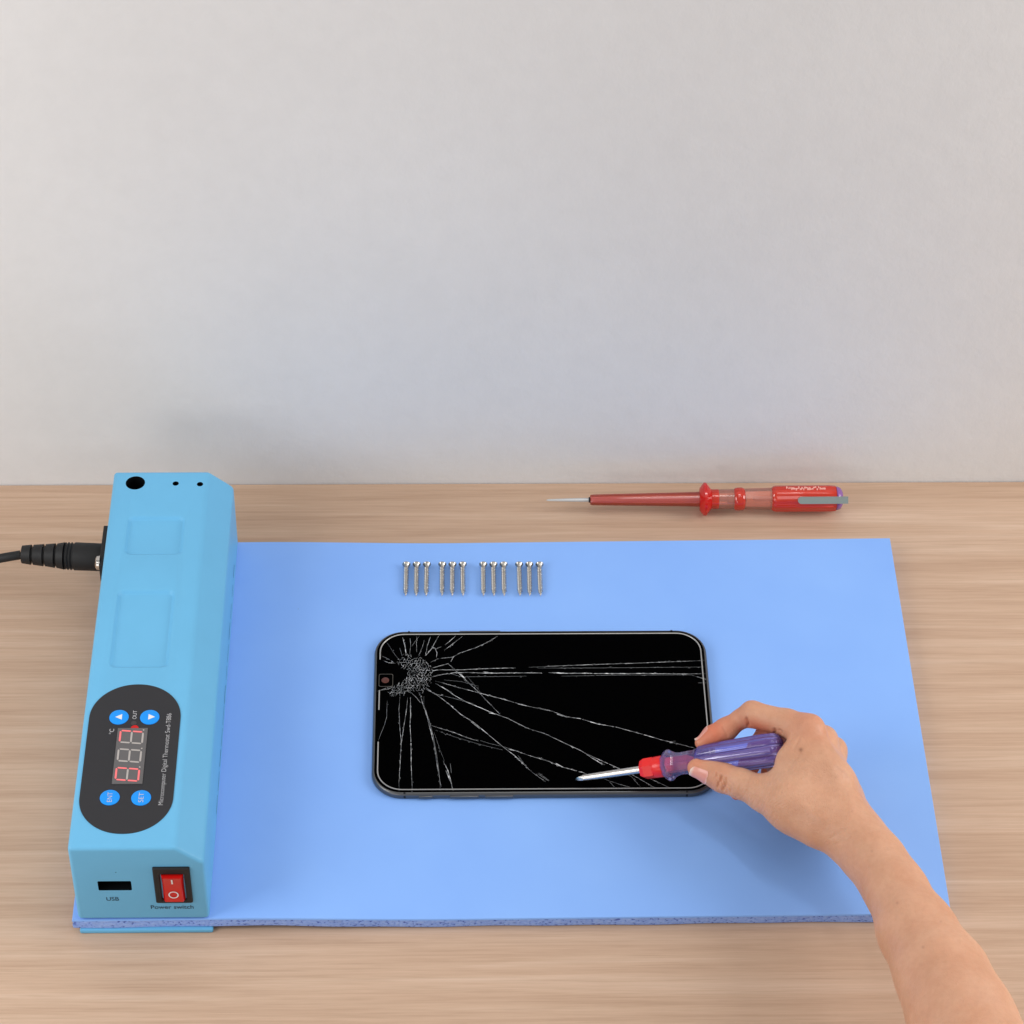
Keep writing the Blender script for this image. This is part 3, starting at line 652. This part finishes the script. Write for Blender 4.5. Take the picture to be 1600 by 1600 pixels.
#HAND_BEGIN
# ------------------------------------------------------------------ screwdriver in the hand
tipP = at(902, 1217, ZS+.0012); endP = at(1222, 1169.5, .0415)
D0 = float((tipP-CAM)@FW); SL = np.linalg.norm(endP-tipP)
sx = lambda px: (px-902)/(1222-902)*SL
def dep(px): return D0+(float((endP-CAM)@FW)-D0)*(px-902)/320
SD = thing('screwdriver', 'purple clear-handled screwdriver with a red collar, its tip touching the cracked phone screen', 'screwdriver', tuple(tipP))
def ls(name, prof, m, n=40, rf=None, sm=40, par=SD): return mk(name, *lathe([(sx(p), r/3480) for p, r in prof], tipP, endP, n, rf), m, par, sm)
SH = ls('shaft', [(912, 5.6), (930, 5.9), (1012, 6.3), (1205, 6.3)], M_STEEL, 32)
ls('tip', [(899.5, .8), (902, 2.8), (906, 4.6), (912.5, 5.6)], M_STEEL, 32, lambda s, t: 1-.30*abs(math.sin(2*t))**.6*max(0, 1-s/sx(915)), 30, SH)
ls('collar', [(1003.5, 9), (1004, 14), (1010, 17.6), (1024, 18.0), (1024.5, 18.0)], M_RED, 6, None, 20)
ls('collar_ring', [(1024, 16.4), (1026, 17.4), (1039, 17.6), (1042, 17)], M_RED, 36)
ls('insert', [(1044, 13.5), (1078, 13.5), (1090, 6.5)], M_RED, 6, None, 20)
HN = ls('handle', [(1092, 14), (1093, 20.2), (1098, 23.2), (1140, 24.8), (1195, 26.3), (1212, 25.6), (1219, 22.5), (1222, 17), (1223, 9)],
   M_PURPLE, 96, lambda s, t: 1+(.075*(abs(math.cos(4*t))**.6*2-1.2) if s > sx(1094) else 0), 45)
ls('handle_neck', [(1037, 12), (1038, 18), (1041, 22.5), (1046, 25.6), (1051, 25.6), (1055, 22), (1060, 19.2), (1066, 18.0), (1088, 19.0), (1093.5, 19.6)],
   m_clear('clear_lilac', lin(165, 150, 235), lin(240, 235, 255), 0.80, 0.06), 8, lambda s, t: 1, 20, HN)

# ------------------------------------------------------------------ hand: distance field meshed to one surface
def Q(px, py, c):
    d = D0-c/1000; return CAM+(FW+RT*(px-800)/FPX-UP*(py-800)/FPX)*d
def RR(r, c): return r/FPX*(D0-c/1000)
def smin(a, b, k):
    h = np.maximum(k-np.abs(a-b), 0)/k; return np.minimum(a, b)-h*h*k*.25
def cone(p, a, b, ra, rb):
    ab = b-a; t = np.clip(((p-a)@ab)/(ab@ab), 0, 1); return np.linalg.norm(p-a-t[:, None]*ab, axis=1)-(ra+(rb-ra)*t)
def chain(p, J, k):
    d = None
    for a, b in zip(J[:-1], J[1:]):
        e = cone(p, Q(*a[:3]), Q(*b[:3]), RR(a[3], a[2]), RR(b[3], b[2])); d = e if d is None else smin(d, e, k)
    return d
INDEX = [(1262.8, 1139.2, 38, 23.3), (1228.8, 1130.2, 31, 22), (1175.1, 1116.1, 24, 20.2), (1158.7, 1122.3, 21, 14.5), (1134, 1139.9, 20, 17.5), (1114.1, 1148.9, 20, 15.1), (1095.9, 1160.6, 20, 10.2)]
MIDDLE = [(1286.1, 1154.5, 24, 20.7), (1244.8, 1140.7, 18, 18.7), (1203, 1142, 12, 19), (1188, 1165, 11, 17.5), (1172, 1192, 11, 16), (1158, 1226, 11, 13), (1150.8, 1240.2, 11, 9.6)]
RING = [(1302, 1172, 8, 22), (1258, 1162, 4, 18), (1226, 1160, 2, 18), (1214, 1182, 3, 16.5), (1206, 1202, 4, 15), (1196, 1228, 6, 11.5)]
LITTLE = [(1304, 1200, -2, 20), (1268, 1192, -2, 15), (1246, 1190, -1, 14.5), (1234, 1205, 1, 13.5), (1226, 1220, 3, 12), (1218, 1234, 5, 9.5)]
THUMB = [(1278.6, 1282.4, 58, 39.9), (1228.2, 1254.5, 53, 36.5), (1195.6, 1240, 45, 28), (1157, 1224.3, 38, 21.8), (1130, 1215.5, 32.5, 21.4), (1113, 1207.8, 29.5, 17.5), (1088.6, 1199.9, 28, 14.7)]
MC = [[(1262.9, 1145.1, 37, 24.4), (1296.6, 1215.7, 50, 28.7), (1339.2, 1304.7, 66, 29.3)],
      [(1284, 1161.4, 25, 23), (1310.2, 1229.7, 42, 25.6), (1342.3, 1307.7, 60, 27.5)],
      [(1295.5, 1184.6, 10, 21.9), (1315.8, 1241.2, 30, 25.9), (1349.2, 1310.1, 54, 30.3)],
      [(1300.3, 1204.4, 0, 21.3), (1317.1, 1261.1, 22, 26.4), (1344.4, 1318.7, 50, 31.6)]]
WEB = [[(1212, 1196, 24, 16), (1240, 1206, 32, 21), (1270, 1222, 42, 24)], [(1243, 1166, 43, 14), (1233, 1186, 45, 16), (1222, 1209, 46, 15.5)], [(1268, 1200, 48, 26), (1249.4, 1240.6, 53, 30.3)]]
ARM1 = [(1341.2, 1314.6, 66, 32.8), (1362.4, 1336.5, 76, 34.6), (1395.4, 1384, 92, 36.2), (1427.3, 1448.8, 112, 46), (1465.2, 1516.4, 133, 56.2), (1497.4, 1586.3, 153, 67.2), (1534.1, 1696.9, 178, 90), (1640, 1850, 215, 100)]
ARM2 = [(1344.4, 1320.5, 56, 34.2), (1379.1, 1358.8, 66, 32.6), (1408.4, 1404.6, 82, 34.1), (1441, 1466, 104, 44.9), (1480.8, 1534.7, 126, 56.1), (1510.6, 1604.9, 146, 64.1), (1551.4, 1702.3, 172, 80.9), (1650, 1850, 210, 94)]
THEN = [[(1248.3, 1267.4, 52, 38.4), (1301.4, 1287.8, 62, 34.6), (1342.5, 1320, 68, 28.3)]]
KNUCK = [(1269, 1138.8, 41, 10.1), (1290.1, 1155.9, 30, 10.8)]
def hand_sdf(p):
    k = .005
    d = chain(p, ARM1, .012); d = smin(d, chain(p, ARM2, .012), .012)
    for c in MC: d = smin(d, chain(p, c, .006), .0085)
    for c in THEN: d = smin(d, chain(p, c, .006), .010)
    for c in WEB: d = smin(d, chain(p, c, .005), .009)
    d = smin(d, chain(p, THUMB, .0035), .0055)
    fing = None
    for c in (INDEX, MIDDLE, RING, LITTLE):
        e = chain(p, c, .0022); fing = e if fing is None else smin(fing, e, .0012)
    d = smin(d, fing, .0042)
    # bony knuckles
    for (px, py, c, r) in KNUCK:
        d = smin(d, np.linalg.norm(p-Q(px, py, c), axis=1)-RR(r, c), .006)
    return d
def sdf(p):
    out = np.empty(len(p))
    for i in range(0, len(p), 400000): out[i:i+400000] = hand_sdf(p[i:i+400000])
    return out
def mesh_hand(h=.00055, B=10):
    allj = np.array([Q(*j[:3]) for c in [INDEX, MIDDLE, RING, LITTLE, THUMB, ARM1, ARM2]+MC for j in c])
    lo, hi = allj.min(0)-.036, allj.max(0)+.036
    nb = np.ceil((hi-lo)/(h*B)).astype(int); N = nb*B+1
    g = [np.arange(nb[i]) for i in range(3)]; bi = np.stack(np.meshgrid(*g, indexing='ij'), -1).reshape(-1, 3)
    cd_ = sdf(lo+(bi+.5)*B*h)
    A = np.full(N, 1.0, np.float32)
    for b in bi[cd_ < -B*h]: A[b[0]*B:b[0]*B+B+1, b[1]*B:b[1]*B+B+1, b[2]*B:b[2]*B+B+1] = -1
    near = bi[np.abs(cd_) <= B*h*1.05]
    lo3 = np.stack(np.meshgrid(*[np.arange(B+1)]*3, indexing='ij'), -1).reshape(-1, 3)
    idx = (near[:, None, :]*B+lo3[None]).reshape(-1, 3)
    flat = np.unique(np.ravel_multi_index(idx.T, N)); ii = np.stack(np.unravel_index(flat, N), -1)
    A.ravel()[flat] = sdf(lo+ii*h)
    # surface nets
    S = A < 0; c = S[:-1, :-1, :-1]; cnt = np.zeros(c.shape, np.uint8)
    for dx in (0, 1):
        for dy in (0, 1):
            for dz in (0, 1): cnt += S[dx:N[0]-1+dx, dy:N[1]-1+dy, dz:N[2]-1+dz]
    act = (cnt > 0) & (cnt < 8); vi = -np.ones(c.shape, np.int64); cells = np.argwhere(act); vi[act] = np.arange(len(cells))
    acc = np.zeros((len(cells), 3)); n_ = np.zeros(len(cells))
    cor = [(x, y, z) for x in (0, 1) for y in (0, 1) for z in (0, 1)]
    for a in cor:
        for ax in range(3):
            if a[ax] == 0:
                b = list(a); b[ax] = 1
                va = A[cells[:, 0]+a[0], cells[:, 1]+a[1], cells[:, 2]+a[2]]; vb = A[cells[:, 0]+b[0], cells[:, 1]+b[1], cells[:, 2]+b[2]]
                m = (va < 0) != (vb < 0); t = np.where(m, va/np.where(m, va-vb, 1), 0)
                q = np.array(a, float)[None].repeat(len(cells), 0); q[:, ax] += t; acc[m] += q[m]; n_[m] += 1
    V = lo+(cells+acc/n_[:, None])*h; F = []
    for ax in range(3):
        u, v = [(1, 2), (2, 0), (0, 1)][ax]
        s0 = [slice(0, N[i]-1) for i in range(3)]; s1 = list(s0); s1[ax] = slice(1, N[ax]); s0[ax] = slice(0, N[ax]-1)
        a_, b_ = S[tuple(s0)], S[tuple(s1)]; e = np.argwhere(a_ != b_); fl = a_[a_ != b_]
        e_ok = (e[:, u] > 0) & (e[:, v] > 0); e = e[e_ok]; fl = fl[e_ok]
        du = np.zeros(3, int); du[u] = 1; dv = np.zeros(3, int); dv[v] = 1
        q = [vi[tuple((e-x).T)] for x in (0*du, du, du+dv, dv)]
        f = np.stack(q, -1); f[~fl] = f[~fl][:, ::-1]; F.append(f[(f >= 0).all(1)])
    F = np.concatenate(F)
    def grad(P):
        e = .0004; return np.stack([(sdf(P+np.eye(3)[i]*e)-sdf(P-np.eye(3)[i]*e))/(2*e) for i in range(3)], -1)
    G = grad(V); V = V-G*(sdf(V)/np.maximum((G*G).sum(1), .3))[:, None]
    Nn = G/np.linalg.norm(G, axis=1)[:, None]
    return V, F, Nn
HV, HF, HN_ = mesh_hand()
# ---- skin folds, tendons and creases pushed into the surface
def gauss(x, s): return np.exp(-(x/s)**2)
def proj_px(P):
    d = P-CAM; z = d@FW; return 800+FPX*(d@RT)/z, 800-FPX*(d@UP)/z
PX, PY = proj_px(HV); FACE = np.clip(-(HN_@FW), 0, 1)
disp = np.zeros(len(HV))
def fold(a, b, c_, wid, amp, wob=0.0, only=None):
    """a groove from photo point a to b at depth c_, across the skin"""
    global disp
    A_, B_ = Q(a[0], a[1], c_), Q(b[0], b[1], c_); ab = B_-A_; L = np.linalg.norm(ab); u = ab/L
    s = (HV-A_)@u; x = HV-A_-s[:, None]*u
    t = (PX-a[0])*(-(b[1]-a[1]))+(PY-a[1])*(b[0]-a[0]); t = t/math.hypot(b[0]-a[0], b[1]-a[1])
    t = t+wob*np.sin(s/L*7+a[0])
    m = np.clip(np.minimum(s, L-s)/(.18*L)+.0, 0, 1)*np.clip(FACE*3, 0, 1)*(np.abs((HV-A_)@FW) < .014)
    disp -= amp*gauss(t, wid)*m
for i in range(11):                              # thumb joint wrinkles
    x = 1113+i*3.6; sl = -4+i*1.2; amp = .00042*math.exp(-((i-4.5)/3.6)**2)
    fold((x-sl, 1201+i*1.5), (x+sl*.4, 1231+i*1.5), 33+i*.8, 1.5, amp*2.1, 1.6)
for i in range(7):
    x = 1160+i*8; fold((x, 1218+i*3), (x-10, 1252+i*3), 42+i*2, 1.8, .00018, 2)
for (a, b, c_, w_, am) in (((1166, 1118), (1169, 1136), 22, 1.6, .0007), ((1128, 1133), (1136, 1152), 20, 1.3, .0003), ((1211, 1136), (1209, 1152), 30, 1.8, .0007), ((1216, 1137), (1222, 1146), 32, 1.5, .0004),
        ((1228, 1205), (1256, 1170), 48, 1.4, .00022), ((1222, 1208), (1262, 1182), 48, 1.3, .00018), ((1226, 1212), (1268, 1196), 50, 1.3, .00012), ((1240, 1170), (1252, 1150), 44, 1.5, .0003),
        ((1234, 1154), (1247, 1148), 41, 1.6, .0003), ((1163, 1108), (1172, 1110), 22, 1.2, .00015), ((1292, 1312), (1322, 1296), 64, 2, .0002), ((1300, 1322), (1336, 1306), 66, 2, .00015)):
    fold(a, b, c_, w_+.35, am*1.7, .6)
for (a, b, c_, w_, am) in (((1278, 1150), (1305, 1208), 52, 8, -.0006), ((1303, 1205), (1335, 1268), 62, 8, -.0005), ((1297, 1162), (1322, 1220), 44, 7, -.0005), ((1240, 1252), (1290, 1285), 66, 9, -.0006)):
    fold(a, b, c_, w_, am, 0)
# fine parallel creases over the ball of the thumb and the back of the hand
def creases(cx, cy, rad, ang, per, amp):
    global disp
    u = (PX-cx)*math.cos(ang)+(PY-cy)*math.sin(ang); v = -(PX-cx)*math.sin(ang)+(PY-cy)*math.cos(ang)
    ph = u/per+.55*np.sin(v/9+u/23)+.35*np.sin(v/4.1+1.7)+.4*np.sin(u/11)
    disp -= amp*np.maximum(0, np.sin(2*math.pi*ph))**3*np.exp(-((u*u+v*v*.6)/rad**2)**1.5)*np.clip(FACE*2-.2, 0, 1)
creases(1186, 1244, 46, .5, 5.2, .00030); creases(1245, 1203, 34, -.75, 5.0, .00022); creases(1300, 1310, 40, .95, 7.0, .00008); creases(1255, 1150, 22, -.5, 5, .00012)
HV2 = HV+HN_*disp[:, None]
# redness of finger pads and joints (the skin's own colour), plus painted bounce light under the index
red = np.zeros(len(HV))
for (j, s, a) in ((INDEX[5], .010, .9), (INDEX[4], .009, .6), (INDEX[3], .008, .35), (INDEX[0], .010, .35), (MIDDLE[2], .014, .9), (MIDDLE[4], .014, 1), (MIDDLE[6], .01, 1), (RING[3], .016, .9), (THUMB[6], .0075, .5), (THUMB[4], .008, .35), ((1205, 1150, 20), .012, .5)):
    red = np.maximum(red, a*gauss(np.linalg.norm(HV-Q(*j[:3]), axis=1), s))
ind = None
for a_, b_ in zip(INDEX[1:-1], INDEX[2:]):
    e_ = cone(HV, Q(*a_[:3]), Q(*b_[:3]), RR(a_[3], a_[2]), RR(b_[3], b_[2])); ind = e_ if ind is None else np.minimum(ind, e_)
red = np.maximum(red, .85*np.clip(-(HN_@UP)*.9+.25, 0, 1)*np.clip(1-ind/.0016, 0, 1)*np.clip((1245-PX)/60, 0, 1))  # warm bounced light painted on the index underside, over redder palmar skin
def m_skin():
    m = mat('skin', lin(226, 178, 150), 0.44, 0.4); t = NT(m); v = t.coords()
    a = t.n('ShaderNodeAttribute', attribute_name='flush_and_bounce')
    n1 = t.noise(v, 60, 4); n2 = t.noise(v, 420, 3)
    c = t.ramp(n1, [(.3, lin(201, 148, 117)), (.7, lin(212, 163, 133))])
    c = t.mix(1.0, c, t.ramp(n2, [(.3, (.965, .95, .94)), (.65, (1.02, 1.02, 1.02))]), 'MULTIPLY')
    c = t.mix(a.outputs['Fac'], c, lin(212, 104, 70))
    mo = t.n('ShaderNodeAttribute', attribute_name='mole'); c = t.mix(mo.outputs['Fac'], c, lin(120, 72, 52)); t.l(c, t.b.inputs['Base Color'])
    t.b.inputs['Subsurface Weight'].default_value = .22; t.b.inputs['Subsurface Radius'].default_value = (1, .35, .2); t.b.inputs['Subsurface Scale'].default_value = .0022
    vo = t.n('ShaderNodeTexVoronoi', feature='DISTANCE_TO_EDGE', i_Scale=1150.0)
    wv = t.n('ShaderNodeMapping'); wv.inputs['Rotation'].default_value = (0.4, .3, .7); wv.inputs['Scale'].default_value = (1, .55, .8); t.l(v, wv.inputs[0]); t.l(wv.outputs[0], vo.inputs['Vector'])
    b1 = t.bump(vo.outputs['Distance'], .5, .0004); b2 = t.bump(t.noise(v, 260, 5, .65), .38, .0009, b1)
    t.l(b2, t.b.inputs['Normal']); return m
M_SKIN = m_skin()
me = bpy.data.meshes.new('person'); org = np.array(Q(1345, 1310, 66)); org[2] = 0
me.vertices.add(len(HV2)); me.vertices.foreach_set('co', (HV2-org).astype(np.float32).ravel())
me.loops.add(HF.size); me.polygons.add(len(HF))
me.loops.foreach_set('vertex_index', HF.astype(np.int32).ravel()); me.polygons.foreach_set('loop_start', np.arange(0, HF.size, 4, dtype=np.int32)); 
me.polygons.foreach_set('use_smooth', [True]*len(HF)); me.update(calc_edges=True); me.validate()
at_ = me.attributes.new('flush_and_bounce', 'FLOAT', 'POINT'); at_.data.foreach_set('value', red.astype(np.float32)); me.materials.append(M_SKIN)
mole = np.zeros(len(HV))
for (px, py, c_, r_, a_) in ((1251, 1171.5, 46, .0008, .8), (1402, 1411, 110, .0006, .35), (1331, 1268, 70, .0005, .25), (1442, 1480, 140, .0006, .3), (1470, 1440, 120, .0005, .25), (1362, 1330, 85, .0005, .3), (1305, 1215, 60, .0004, .3)):
    mole = np.maximum(mole, a_*np.exp(-(((PX-px)**2+(PY-py)**2)/(r_*3500)**2))*(FACE > .15))
mt_ = me.attributes.new('mole', 'FLOAT', 'POINT'); mt_.data.foreach_set('value', mole.astype(np.float32))
PERSON = bpy.data.objects.new('person', me); COL.objects.link(PERSON); PERSON.location = tuple(org)
tag(PERSON, 'bare right hand and forearm reaching in from the lower right, pinching the purple screwdriver', 'person')
# ---- nails
def m_nail():
    m = mat('nail', lin(226, 160, 142), 0.28, 0.5); t = NT(m); a = t.n('ShaderNodeAttribute', attribute_name='along')
    t.l(t.ramp(a.outputs['Fac'], [(0, lin(238, 200, 185)), (.12, lin(218, 146, 130)), (.82, lin(226, 158, 142)), (.95, lin(238, 208, 192)), (1, lin(246, 232, 222))]), t.b.inputs['Base Color']); return m
M_NAIL = m_nail()
def nail(base, tip, ndir, half, over, n=18, mseg=16):
    ax = (tip-base); L = np.linalg.norm(ax); ax /= L; nd = ndir-(ndir@ax)*ax; nd /= np.linalg.norm(nd); sd = np.cross(ax, nd)
    O_ = []; DR = []; ADD = []; at2 = []; LI = []
    for lift in (.00022, -.0004):
        for i in range(n+1):
            u = i/n; q = u*(L+over)
            for k in range(mseg+1):
                w_ = (k/mseg*2-1)
                wid = half*math.sqrt(max(0, 1-max(0, (.16-u)/.16)**2))*(1 if u < .8 else math.sqrt(max(.05, 1-((u-.8)/.2)**2*.75)))
                th = w_*wid; O_.append(base+ax*min(q, L*.93)); DR.append(nd*math.cos(th)+sd*math.sin(th)); ADD.append(ax*max(0, q-L*.93)); at2.append(u); LI.append(lift)
    O_, DR, ADD, LI = np.array(O_), np.array(DR), np.array(ADD), np.array(LI); lo_ = np.zeros(len(O_)); hi_ = lo_+.016
    for _ in range(18):
        mid = (lo_+hi_)/2; ins = hand_sdf(O_+DR*mid[:, None]) < 0; lo_ = np.where(ins, mid, lo_); hi_ = np.where(ins, hi_, mid)
    V = list(O_+DR*(lo_+LI)[:, None]+ADD)
    m1 = (mseg+1); tot = (n+1)*m1; F = []
    for i in range(n):
        for k in range(mseg):
            a = i*m1+k; F.append((a, a+1, a+m1+1, a+m1)); F.append((tot+a, tot+a+m1, tot+a+m1+1, tot+a+1))
    bd = [k for k in range(m1)]+[i*m1+mseg for i in range(1, n+1)]+[n*m1+k for k in range(mseg-1, -1, -1)]+[i*m1 for i in range(n-1, 0, -1)]
    for a, b in zip(bd, bd[1:]+bd[:1]): F.append((a, tot+a, tot+b, b))
    o = mk('nail', V, F, M_NAIL, PERSON, 50); q = o.data.attributes.new('along', 'FLOAT', 'POINT'); q.data.foreach_set('value', at2); return o
tcam = -FW
nail(Q(1110, 1210.5, 29.5), Q(1083, 1198.5, 28), tcam*.9-UP*.75-RT*.25, .95, .0004)
nail(Q(1114, 1150, 20), Q(1093, 1162, 20), UP*.9-RT*.45+FW*.15, .9, .0010)
nail(Q(1164, 1214, 11), Q(1150, 1243, 11), -RT*.9+FW*.4, .9, .0014)
#HAND_END
